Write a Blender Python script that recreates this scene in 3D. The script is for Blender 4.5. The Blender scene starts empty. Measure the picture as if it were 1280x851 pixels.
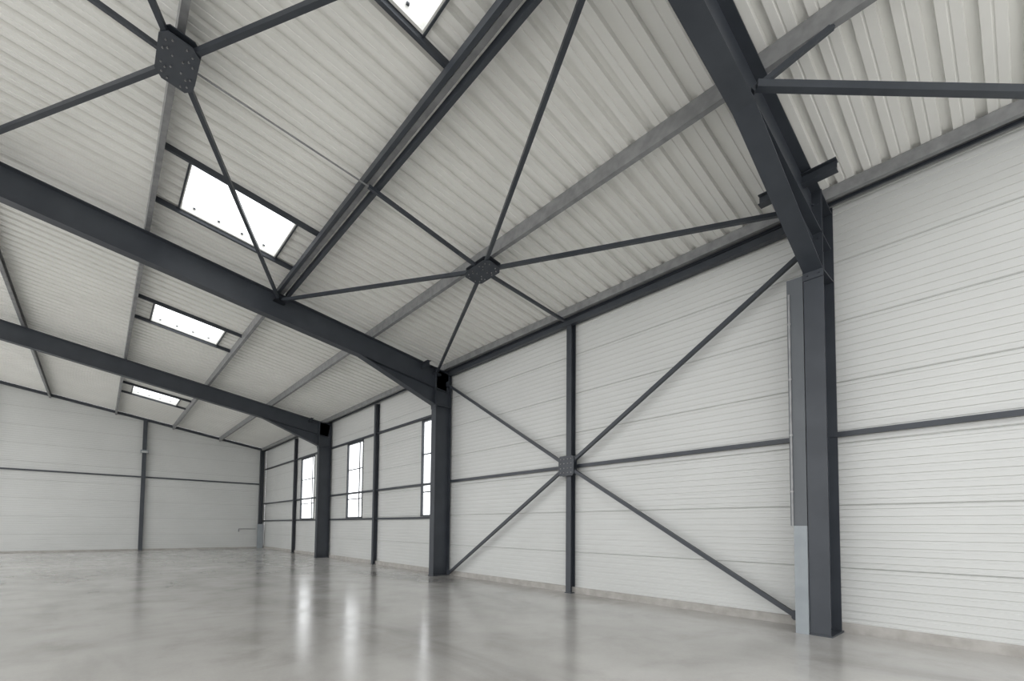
import bpy, math, random
import numpy as np
from mathutils import Vector, Matrix
random.seed(4)
scene=bpy.context.scene
scene.view_settings.view_transform='Standard'
scene.view_settings.look='None'
scene.view_settings.exposure=0.0

# ------------------------------------------------------------ dimensions (m)
W=8.894; E=7.0; S=0.167; YF=36.57; YB=-3.2; XL=-9.0
def roofz(x,off=0.0): return E+S*(W-x)+off
DECK=0.06; PB=-0.20; RB=-0.87
FR=[2.15,13.15,24.0]          # portal frame centre lines
XA,XB,XC,XD=5.98,3.47,0.59,-2.25
CI=8.22                        # column inner face

# ------------------------------------------------------------ materials
def new_mat(name):
    m=bpy.data.materials.new(name); m.use_nodes=True
    nt=m.node_tree; b=nt.nodes['Principled BSDF']; return m,nt,b
def mat_noise(name,c1,c2,scale,rough,metal=0.0,bump=0.0,spec=0.5):
    m,nt,b=new_mat(name)
    tc=nt.nodes.new('ShaderNodeTexCoord'); n=nt.nodes.new('ShaderNodeTexNoise')
    n.inputs['Scale'].default_value=scale; n.inputs['Detail'].default_value=4
    r=nt.nodes.new('ShaderNodeValToRGB')
    r.color_ramp.elements[0].position=.35; r.color_ramp.elements[1].position=.65
    r.color_ramp.elements[0].color=(*c1,1); r.color_ramp.elements[1].color=(*c2,1)
    nt.links.new(tc.outputs['Object'],n.inputs['Vector']); nt.links.new(n.outputs['Fac'],r.inputs['Fac'])
    nt.links.new(r.outputs['Color'],b.inputs['Base Color'])
    b.inputs['Roughness'].default_value=rough; b.inputs['Metallic'].default_value=metal
    b.inputs['Specular IOR Level'].default_value=spec
    if bump:
        bp=nt.nodes.new('ShaderNodeBump'); bp.inputs['Strength'].default_value=bump; bp.inputs['Distance'].default_value=.01
        nt.links.new(n.outputs['Fac'],bp.inputs['Height']); nt.links.new(bp.outputs['Normal'],b.inputs['Normal'])
    return m
M_WALL=mat_noise('white_sandwich_panel',(.60,.61,.595),(.63,.64,.625),.6,.38)
M_JOINT=mat_noise('panel_joint_seal',(.38,.385,.37),(.42,.425,.41),2,.7)
M_DECK=mat_noise('white_steel_deck',(.785,.785,.75),(.82,.82,.785),.8,.42)
M_STEEL=mat_noise('anthracite_painted_steel',(.034,.040,.050),(.044,.051,.062),2.0,.42)
M_STEEL2=mat_noise('slate_grey_cable_trunking',(.085,.095,.105),(.10,.11,.12),2.0,.4)
M_GALV=mat_noise('galvanised_steel',(.23,.235,.24),(.31,.315,.32),6.0,.45,.3)
M_GREY=mat_noise('light_grey_sheet',(.27,.30,.32),(.31,.34,.36),3.0,.45)
M_PLINTH=mat_noise('concrete_plinth',(.36,.345,.32),(.46,.445,.42),5.0,.8,0,.3)
M_BOLT=mat_noise('zinc_bolt',(.26,.26,.26),(.36,.36,.36),20,.4,.7)
M_BOUNCE=mat_noise('pale_bounce_ground',(.60,.59,.57),(.72,.71,.69),3.0,.9,0,.3)  # made-up pale ground tone, chosen to reflect sky light indoors
def floor_mat():
    m,nt,b=new_mat('polished_concrete'); N=nt.nodes; L=nt.links
    tc=N.new('ShaderNodeTexCoord')
    def noise(sc,det,rg=.6,dist=0,mapping=None):
        n=N.new('ShaderNodeTexNoise'); n.inputs['Scale'].default_value=sc; n.inputs['Detail'].default_value=det
        n.inputs['Roughness'].default_value=rg; n.inputs['Distortion'].default_value=dist
        if mapping:
            mp=N.new('ShaderNodeMapping'); mp.inputs['Scale'].default_value=mapping[0]; mp.inputs['Rotation'].default_value=mapping[1]
            L.new(tc.outputs['Object'],mp.inputs['Vector']); L.new(mp.outputs['Vector'],n.inputs['Vector'])
        else: L.new(tc.outputs['Object'],n.inputs['Vector'])
        return n
    a=noise(.28,5,.55,.5); c=noise(1.0,8,.62,.3); f=noise(28,5,.75)
    d=noise(.5,5,.55,.6,((1.0,.3,1),(0,0,.5)))
    def ramp(src,stops):
        r=N.new('ShaderNodeValToRGB'); e=r.color_ramp.elements
        while len(e)<len(stops): e.new(.5)
        for k,(p,col) in enumerate(stops): e[k].position=p; e[k].color=(*col,1)
        L.new(src.outputs['Fac'],r.inputs['Fac']); return r
    r1=ramp(a,[(.32,(.45,.44,.42)),(.50,(.56,.55,.53)),(.68,(.64,.63,.61))])
    r2=ramp(c,[(.28,(.78,.775,.76)),(.48,(.95,.945,.94)),(.68,(1,1,1))])
    r3=ramp(f,[(.3,(.93,.93,.93)),(.7,(1,1,1))])
    r4=ramp(d,[(.30,(.66,.655,.65)),(.43,(.93,.93,.925)),(.56,(1,1,1))])
    def mul(x,y):
        k=N.new('ShaderNodeMix'); k.data_type='RGBA'; k.blend_type='MULTIPLY'; k.inputs[0].default_value=1
        L.new(x,k.inputs[6]); L.new(y,k.inputs[7]); return k.outputs[2]
    L.new(mul(mul(mul(r1.outputs['Color'],r2.outputs['Color']),r3.outputs['Color']),r4.outputs['Color']),b.inputs['Base Color'])
    rr=ramp(c,[(.3,(.12,)*3),(.7,(.23,)*3)]); L.new(rr.outputs['Color'],b.inputs['Roughness'])
    b.inputs['Specular IOR Level'].default_value=.7
    bp=N.new('ShaderNodeBump'); bp.inputs['Strength'].default_value=.035; bp.inputs['Distance'].default_value=.01
    L.new(c.outputs['Fac'],bp.inputs['Height']); L.new(bp.outputs['Normal'],b.inputs['Normal'])
    return m
M_FLOOR=floor_mat()
def glaze_mat():
    m=bpy.data.materials.new('translucent_glazing'); m.use_nodes=True; nt=m.node_tree; N=nt.nodes
    for n in list(N): N.remove(n)
    o=N.new('ShaderNodeOutputMaterial'); t=N.new('ShaderNodeBsdfTransparent'); d=N.new('ShaderNodeBsdfTranslucent'); x=N.new('ShaderNodeMixShader')
    t.inputs[0].default_value=(.97,.99,1,1); d.inputs[0].default_value=(.95,.97,1,1); x.inputs[0].default_value=.12
    nt.links.new(t.outputs[0],x.inputs[1]); nt.links.new(d.outputs[0],x.inputs[2]); nt.links.new(x.outputs[0],o.inputs[0]); return m
M_GLAZE=glaze_mat()

# ------------------------------------------------------------ mesh builder
class MB:
    def __init__(s,name): s.name=name; s.v=[]; s.f=[]; s.m=[]; s.mats=[]
    def mi(s,mat):
        if mat not in s.mats: s.mats.append(mat)
        return s.mats.index(mat)
    def poly(s,pts,mat):
        b=len(s.v); s.v+= [tuple(p) for p in pts]; s.f.append(list(range(b,b+len(pts)))); s.m.append(s.mi(mat))
    def prism(s,prof,a,b,up,mat):
        a=Vector(a); b=Vector(b); w=(b-a).normalized(); side=w.cross(Vector(up)).normalized(); u=side.cross(w)
        n=len(prof); k=len(s.v); i=s.mi(mat)
        for o in (a,b):
            for x,y in prof: s.v.append(tuple(o+side*x+u*y))
        for j in range(n):
            q=(j+1)%n; s.f.append([k+j,k+q,k+n+q,k+n+j]); s.m.append(i)
        s.f.append([k+j for j in range(n)][::-1]); s.m.append(i); s.f.append([k+n+j for j in range(n)]); s.m.append(i)
    def box(s,x0,x1,y0,y1,z0,z1,mat):
        s.prism([(-(y1-y0)/2,z0),((y1-y0)/2,z0),((y1-y0)/2,z1),(-(y1-y0)/2,z1)],(x0,(y0+y1)/2,0),(x1,(y0+y1)/2,0),(0,0,1),mat)
    def bolt(s,p,n,r,h,mat):
        n=Vector(n).normalized(); up=Vector((0,0,1)) if abs(n.z)<.9 else Vector((1,0,0))
        s.prism([(r*math.cos(t*math.pi/3),r*math.sin(t*math.pi/3)) for t in range(6)],p,Vector(p)+n*h,up,mat)
    def tube(s,a,b,w,mat,up=(0,0,1)): s.prism(rect(w,w),a,b,up,mat)
    def build(s,parent=None):
        me=bpy.data.meshes.new(s.name); me.from_pydata(s.v,[],s.f)
        for m in s.mats: me.materials.append(m)
        for p,i in zip(me.polygons,s.m): p.material_index=i
        import bmesh
        bm=bmesh.new(); bm.from_mesh(me); bmesh.ops.recalc_face_normals(bm,faces=bm.faces); bm.to_mesh(me); bm.free()
        o=bpy.data.objects.new(s.name,me); bpy.context.collection.objects.link(o)
        if parent: o.parent=parent
        return o
def rect(w,h,y0=None):
    y0=-h/2 if y0 is None else y0
    return [(-w/2,y0),(w/2,y0),(w/2,y0+h),(-w/2,y0+h)]
def isec(w,h,tf,tw,y0=None):
    y0=-h/2 if y0 is None else y0; y1=y0+h
    return [(-w/2,y0),(w/2,y0),(w/2,y0+tf),(tw/2,y0+tf),(tw/2,y1-tf),(w/2,y1-tf),(w/2,y1),(-w/2,y1),(-w/2,y1-tf),(-tw/2,y1-tf),(-tw/2,y0+tf),(-w/2,y0+tf)]
def csec(w,h,t,y0):
    y1=y0+h
    return [(-w/2,y0),(w/2,y0),(w/2,y0+.03),(w/2-t,y0+.03),(w/2-t,y0+t),(-w/2+t,y0+t),(-w/2+t,y1-t),(w/2-t,y1-t),(w/2-t,y1-.03),(w/2,y1-.03),(w/2,y1),(-w/2,y1)]

# ------------------------------------------------------------ floor
f=MB('floor'); f.poly([(XL,YB,0),(W+.3,YB,0),(W+.3,YF+.3,0),(XL,YF+.3,0)],M_FLOOR); f.build()
f=MB('bounce_ground_outside'); f.poly([(-90,-80,-.05),(90,-80,-.05),(90,120,-.05),(-90,120,-.05)],M_BOUNCE); f.build()  # unseen ground plane, added to bounce light up onto the ceiling

# ------------------------------------------------------------ wall profile
def zprofile(z0,z1):
    PH=1.0; z=math.floor(z0/PH)*PH
    base=[]
    while z<z1+PH:
        base+=[(z,.02,1),(z+.009,.02,0),(z+.02,0,0)]
        for k in range(8):
            c=z+.02+.06+k*.12
            base+=[(c-.024,0,0),(c-.018,.012,0),(c+.018,.012,0),(c+.024,0,0)]
        base+=[(z+.988,0,0)]
        z+=PH
    base.sort()
    zs=[b[0] for b in base]; ds=[b[1] for b in base]
    return [(z0,float(np.interp(z0,zs,ds)),0)]+[b for b in base if z0<b[0]<z1]+[(z1,float(np.interp(z1,zs,ds)),0)]
WIN=[(13.3,15.0),(20.1,21.9),(26.4,28.7)]; WZ0,WZ1=1.98,5.55
w=MB('wall_right')
def rstrip(y0,y1,z0,z1):
    p=zprofile(z0,z1)
    for (a,da,j),(b,db,_) in zip(p[:-1],p[1:]):
        w.poly([(W+da,y0,a),(W+da,y1,a),(W+db,y1,b),(W+db,y0,b)],M_JOINT if j else M_WALL)
top=E+.06
ys=YB
for a,b in WIN:
    rstrip(ys,a,0,top); rstrip(a,b,0,WZ0); rstrip(a,b,WZ1,top); ys=b
rstrip(ys,YF,0,top); w.build()
w=MB('wall_far')
p=zprofile(0,10.8)
for (a,da,j),(b,db,_) in zip(p[:-1],p[1:]):
    if roofz(W)+.06>=b: xr=(W,W)
    else: xr=(min(W,W-(a-E-.06)/S),min(W,W-(b-E-.06)/S))
    if xr[0]<=XL: break
    w.poly([(XL,YF+da,a),(xr[0],YF+da,a),(max(xr[1],XL),YF+db,b),(XL,YF+db,b)],M_JOINT if j else M_WALL)
w.build()
b=MB('baseboard_right'); b.prism([(0,0),(.05,0),(.05,.13),(.035,.15),(0,.15)],(W,YF,0),(W,YB,0),(0,0,1),M_PLINTH); b.build()
b=MB('baseboard_far'); b.prism([(0,0),(.05,0),(.05,.08),(.035,.09),(0,.09)],(XL,YF,0),(W-.06,YF,0),(0,0,1),M_PLINTH); b.build()

# ------------------------------------------------------------ ceiling deck
PITCH=.333
SX0,SX1=1.06,2.93
SKY=[(SX0,SX1,3.3,5.1),(SX0,SX1,10.2,11.9),(SX0,SX1,17.5,19.2),(SX0,SX1,28.7,30.6)]
def yprofile(y0,y1):
    base=[]; k=math.floor(y0/PITCH)-1
    while k*PITCH<y1+PITCH:
        y=k*PITCH; base+=[(y,0),(y+.095,0),(y+.103,.012),(y+.117,.012),(y+.125,0),(y+.21,0),(y+.223,.068),(y+.32,.068)]; k+=1
    yy=[q[0] for q in base]; dd=[q[1] for q in base]
    return [(y0,float(np.interp(y0,yy,dd)))]+[q for q in base if y0<q[0]<y1]+[(y1,float(np.interp(y1,yy,dd)))]
c=MB('ceiling')
def dstrip(x0,x1,y0,y1):
    p=yprofile(y0,y1)
    for (a,da),(b_,db) in zip(p[:-1],p[1:]):
        c.poly([(x0,a,roofz(x0,DECK+da)),(x1,a,roofz(x1,DECK+da)),(x1,b_,roofz(x1,DECK+db)),(x0,b_,roofz(x0,DECK+db))],M_DECK)
dstrip(SX1,W+.1,YB,YF+.05); dstrip(XL,SX0,YB,YF+.05)
ys=YB
for x0,x1,y0,y1 in SKY:
    dstrip(x0,x1,ys,y0); ys=y1
dstrip(SX0,SX1,ys,YF+.05); c.build()

# ------------------------------------------------------------ skylights
for x0,x1,y0,y1 in SKY:
    s=MB('skylight')
    def rp(x,y,o): return (x,y,roofz(x,o))
    for y in (y0,y1): s.prism(rect(.04,.16,DECK-.02),rp(x0,y,0),rp(x1,y,0),(0,0,1),M_DECK)
    for x in (x0,x1): s.prism(rect(.04,.16,DECK-.02),rp(x,y0,0),rp(x,y1,0),(0,0,1),M_DECK)
    for y in (y0-.06,y1+.06): s.prism(rect(.06,.10,DECK-.10),rp(XC,y,0),rp(XB,y,0),(0,0,1),M_STEEL)
    for x in (x0-.02,x1+.02): s.prism(rect(.03,.04,DECK-.04),rp(x,y0-.06,0),rp(x,y1+.06,0),(0,0,1),M_STEEL)
    for k in range(4):
        xx=x0+.25+k*(x1-x0-.5)/3
        s.box(xx-.02,xx+.02,y1-.06,y1-.03,roofz(xx,DECK+.09),roofz(xx,DECK+.12),M_STEEL)
    s.poly([rp(x0,y0,DECK+.14),rp(x1,y0,DECK+.14),rp(x1,y1,DECK+.14),rp(x0,y1,DECK+.14)],M_GLAZE)
    s.build()

# ------------------------------------------------------------ windows
for i,(y0,y1) in enumerate(WIN):
    s=MB('window_%d'%(i+1))
    for y in (y0+.03,y1-.03): s.box(W-.02,W+.07,y-.03,y+.03,WZ0,WZ1,M_STEEL)
    for z in (WZ0+.03,WZ1-.03): s.box(W-.02,W+.07,y0,y1,z-.03,z+.03,M_STEEL)
    s.box(W+.02,W+.06,y0+.45,y0+.49,WZ0,WZ1,M_STEEL)
    for z in (WZ0+.9,WZ0+2.3): s.box(W+.02,W+.06,y0,y1,z-.02,z+.02,M_STEEL)
    s.poly([(W+.04,y0,WZ0),(W+.04,y1,WZ0),(W+.04,y1,WZ1),(W+.04,y0,WZ1)],M_GLAZE)
    s.build()

# ------------------------------------------------------------ portal frames
KN=1.45
for Y in FR:
    s=MB('portal_frame')
    xo=W-.06; dep=xo-CI
    s.prism(isec(.27,dep,.018,.012),((CI+xo)/2,Y,0),((CI+xo)/2,Y,roofz(CI,PB)),(1,0,0),M_STEEL)
    s.box(CI-.02,xo+.02,Y-.16,Y+.16,0,.025,M_STEEL)
    s.prism(isec(.26,(PB-RB),.018,.012,RB),(XL,Y,roofz(XL)),(xo,Y,roofz(xo)),(0,0,1),M_STEEL)
    xh=5.6; zk=roofz(CI,-KN)
    s.prism(rect(.26,.018),(CI,Y,zk),(xh,Y,roofz(xh,RB)),(0,0,1),M_STEEL)
    for dy in (-.006,.006):
        s.poly([(CI,Y+dy,zk),(xh,Y+dy,roofz(xh,RB)),(CI,Y+dy,roofz(CI,RB))],M_STEEL)
    s.box(CI-.02,CI+.001,Y-.14,Y+.14,zk-.12,roofz(CI,PB),M_STEEL)
    s.box(CI+.02,xo-.02,Y-.13,Y+.13,zk-.01,zk+.01,M_STEEL)
    s.box(CI-.03,CI-.012,Y-.13,Y+.13,roofz(CI,RB)-.02,roofz(CI,PB),M_STEEL)
    for k in range(5):
        for sy in (-.08,.08): s.bolt((CI-.02,Y+sy,zk-.05+k*.27),(-1,0,0),.018,.02,M_STEEL)
    s.prism(isec(.14,.16,.012,.01),(7.75,Y-.45,roofz(7.75,-.32)),(7.75,Y+.60,roofz(7.75,-.32)),(0,0,1),M_STEEL)
    s.build()

# ------------------------------------------------------------ purlins
for X in (XA,XB-.06,XC,XD,-5.1,-8):
    s=MB('roof_purlin'); s.prism(csec(.09,DECK-PB,.012,PB),(X,YB,roofz(X)),(X,YF,roofz(X)),(0,0,1),M_GALV)
    s.build()
s=MB('roof_purlin'); X=W-.30; s.prism(csec(.08,.19,.012,-.13),(X,YB,roofz(X)),(X,YF,roofz(X)),(0,0,1),M_GALV); s.build()
s=MB('roof_strut')
for y0,y1 in ((FR[0]+.1,FR[1]-.1),(YB,FR[0]-.1)):
    for dx in (.07,-.17): s.prism(rect(.07,.12),(XB+dx,y0,roofz(XB+dx,PB)),(XB+dx,y1,roofz(XB+dx,PB)),(0,0,1),M_STEEL)
s.build()
s=MB('eave_beam')
s.prism(csec(.12,.14,.012,0),(W-.10,YB,E-.06),(W-.10,YF,E-.06),(0,0,1),M_GALV)
s.prism(rect(.03,.05),(W-.15,YB,E-.07),(W-.15,YF,E-.07),(0,0,1),M_STEEL)
s.tube((W-.14,FR[0]+.14,E-.20),(W-.14,FR[1]-.14,E-.20),.13,M_STEEL)
s.build()
s=MB('gable_rafter'); s.prism(rect(.12,.16,-.12),(XL,YF-.08,roofz(XL)),(W-.1,YF-.08,roofz(W-.1)),(0,0,1),M_STEEL); s.build()

# ------------------------------------------------------------ posts and girts
G=3.145
for Y in (7.63,18.6,29.5):
    s=MB('wall_post'); s.prism(isec(.16,.17,.012,.01),(W-.10,Y,0),(W-.10,Y,E-.12),(1,0,0),M_STEEL)
    s.box(W-.2,W-.01,Y-.1,Y+.1,0,.02,M_STEEL); s.build()
s=MB('wall_girt'); s.prism(rect(.08,.08),(W-.05,YB,G),(W-.05,YF,G),(0,0,1),M_STEEL)
s.build()
for z in (WZ0-.05,WZ1+.05):
    s=MB('window_girt'); s.prism(rect(.08,.08),(W-.05,FR[1],z),(W-.05,YF,z),(0,0,1),M_STEEL); s.build()
GF=4.526
s=MB('gable_girt'); s.prism(rect(.10,.08),(XL,YF-.06,GF),(W-.3,YF-.06,GF),(0,0,1),M_STEEL); s.build()
for X in (2.0,-4.5):
    s=MB('gable_post'); s.prism(isec(.2,.2,.014,.01),(X,YF-.12,0),(X,YF-.12,roofz(X,-.1)),(0,1,0),M_STEEL); s.build()
s=MB('corner_column'); s.prism(isec(.22,.24,.014,.01),(W-.3,YF-.16,0),(W-.3,YF-.16,E-.05),(1,0,0),M_STEEL)
s.box(W-.5,W-.12,YF-.32,YF-.29,0,1.7,M_GREY); s.build()
s=MB('wall_pipe'); s.tube((W-1.6,YF-.08,1.35),(W-.55,YF-.08,1.35),.05,M_GALV); s.tube((W-1.6,YF-.08,1.15),(W-1.6,YF-.08,1.35),.05,M_GALV,(0,1,0)); s.build()
s=MB('wall_lamp_box'); s.box(1.8,2.2,YF-.36,YF-.23,6.0,6.18,M_GREY); s.box(1.85,2.15,YF-.40,YF-.36,6.02,6.10,M_WALL); s.build()

# ------------------------------------------------------------ bracing
def plate(s,c,ax,ay,n,poly,t,mat):
    c=Vector(c); ax=Vector(ax).normalized(); ay=Vector(ay).normalized(); n=Vector(n).normalized()
    a=[c+ax*x+ay*y for x,y in poly]; b=[q+n*t for q in a]
    s.poly(a,mat); s.poly(b,mat)
    for i in range(len(a)):
        j=(i+1)%len(a); s.poly([a[i],a[j],b[j],b[i]],mat)
def octo(w,h,cw,ch): return [(-w,-h+ch),(-w+cw,-h),(w-cw,-h),(w,-h+ch),(w,h-ch),(w-cw,h),(-w+cw,h),(-w,h-ch)]
HO=-.40
for k2,(hx,x0,x1) in enumerate(((XA-.04,8.25,3.36),(XC,3.36,XD))):
    s=MB('roof_cross_brace'); hy=7.65; c0=Vector((hx,hy,roofz(hx,HO)))
    nrm=Vector((S,0,1)).normalized(); ax=Vector((1,0,-S)).normalized(); ay=Vector((0,1,0))
    for x in (x0,x1):
        for y in (FR[0]+.1,FR[1]-.1):
            e=Vector((x,y,roofz(x,HO+.02))); d=(e-c0).normalized()
            s.prism([(-.035,-.035),(.035,-.035),(.035,.035),(-.035,.035)],c0+d*.12,e,(0,0,1),M_STEEL)
            plate(s,e-Vector((0,0,.05)),ax,ay,nrm,octo(.14,.14,.05,.05),.014,M_STEEL)
    for x in (x0,x1):
        thin=(k2==1 and x==x0)
        e=Vector((x+(.3 if x>8 else 0),hy,roofz(x,HO+.1))); d=(e-c0).normalized()
        s.prism(rect(.02,.02) if thin else rect(.06,.06),c0+d*.12,e,(0,0,1),M_GALV if thin else M_STEEL)
    pl=octo(.23,.42,.09,.12)
    plate(s,c0-nrm*.055,ax,ay,nrm,pl,.014,M_STEEL); plate(s,c0+nrm*.045,ax,ay,nrm,pl,.014,M_STEEL)
    for sx in (-1,1):
        for sy in (-1,1):
            for kx,ky in ((.06,.10),(.12,.17),(.17,.12),(.15,.28),(.08,.34)):
                s.bolt(c0-nrm*.055+ax*sx*kx+ay*sy*ky,-nrm,.012,.018,M_BOLT)
    s.build()
s=MB('wall_cross_brace'); xb=W-.22; c0=Vector((xb,7.63,G))
for y,z in ((FR[0]+.35,.12),(FR[0]+.2,6.3),(FR[1]-.3,.05),(FR[1]-.1,6.45)):
    e=Vector((xb,y,z)); d=(e-c0).normalized(); s.prism(rect(.075,.075),c0+d*.1,e,(1,0,0),M_STEEL)
    plate(s,e-d*.1-Vector((.05,0,0))+Vector((0,0,.03)),(0,1,0),(0,0,1),(1,0,0),octo(.08,.08,.03,.03),.012,M_STEEL)
for dx in (-.06,.05): plate(s,c0+Vector((dx,0,0)),(0,1,0),(0,0,1),(1,0,0),octo(.25,.25,.05,.05),.012,M_STEEL)
for yy in (-.17,-.06,.06,.17):
    for zz in (-.17,-.06,.06,.17): s.bolt(c0+Vector((-.06,yy,zz)),(-1,0,0),.012,.018,M_BOLT)
s.build()
s=MB('gable_wind_brace')
s.tube((5.6,2.0,roofz(5.6,-.72)),(8.75,-1.48,roofz(8.75,-.75)),.09,M_STEEL); s.tube((5.62,2.05,roofz(5.6,-.74)),(XA,1.32,roofz(XA,PB)),.06,M_STEEL)
s.build()
s=MB('column_cable_guard'); y=FR[0]+.14
s.box(CI-.01,CI+.13,y+.005,y+.235,1.67,roofz(CI,-KN)-.02,M_STEEL2)
s.box(CI-.03,CI+.13,y+.005,y+.185,0,1.67,M_GREY)
s.tube((CI-.025,y+.2,1.67),(CI-.025,y+.2,5.4),.025,M_GALV,(0,1,0))
for z in (2.2,3.1,4.0,4.9): s.box(CI-.04,CI-.01,y+.18,y+.22,z,z+.03,M_BOLT)
s.build()

# ------------------------------------------------------------ world
wd=bpy.data.worlds.new('World'); scene.world=wd; wd.use_nodes=True
bg=wd.node_tree.nodes['Background']; bg.inputs[0].default_value=(.99,.992,1,1); bg.inputs[1].default_value=2.3

# ------------------------------------------------------------ camera
yaw,pitch,roll,fpx,cy=.730,.045,-.009,578.1,633.4
R=Vector((math.cos(yaw),-math.sin(yaw),0)); F=Vector((math.sin(yaw)*math.cos(pitch),math.cos(yaw)*math.cos(pitch),math.sin(pitch)))
U=Vector((-math.sin(yaw)*math.sin(pitch),-math.cos(yaw)*math.sin(pitch),math.cos(pitch)))
Rt=R*math.cos(roll)-U*math.sin(roll); Up=R*math.sin(roll)+U*math.cos(roll)
cam=bpy.data.cameras.new('camera'); co=bpy.data.objects.new('camera',cam); bpy.context.collection.objects.link(co)
co.matrix_world=Matrix(((Rt.x,Up.x,-F.x,0),(Rt.y,Up.y,-F.y,0),(Rt.z,Up.z,-F.z,1.6),(0,0,0,1)))
cam.sensor_width=36; cam.lens=36*fpx/1280; cam.shift_y=(cy-425.5)/1280; cam.clip_end=300
scene.camera=co
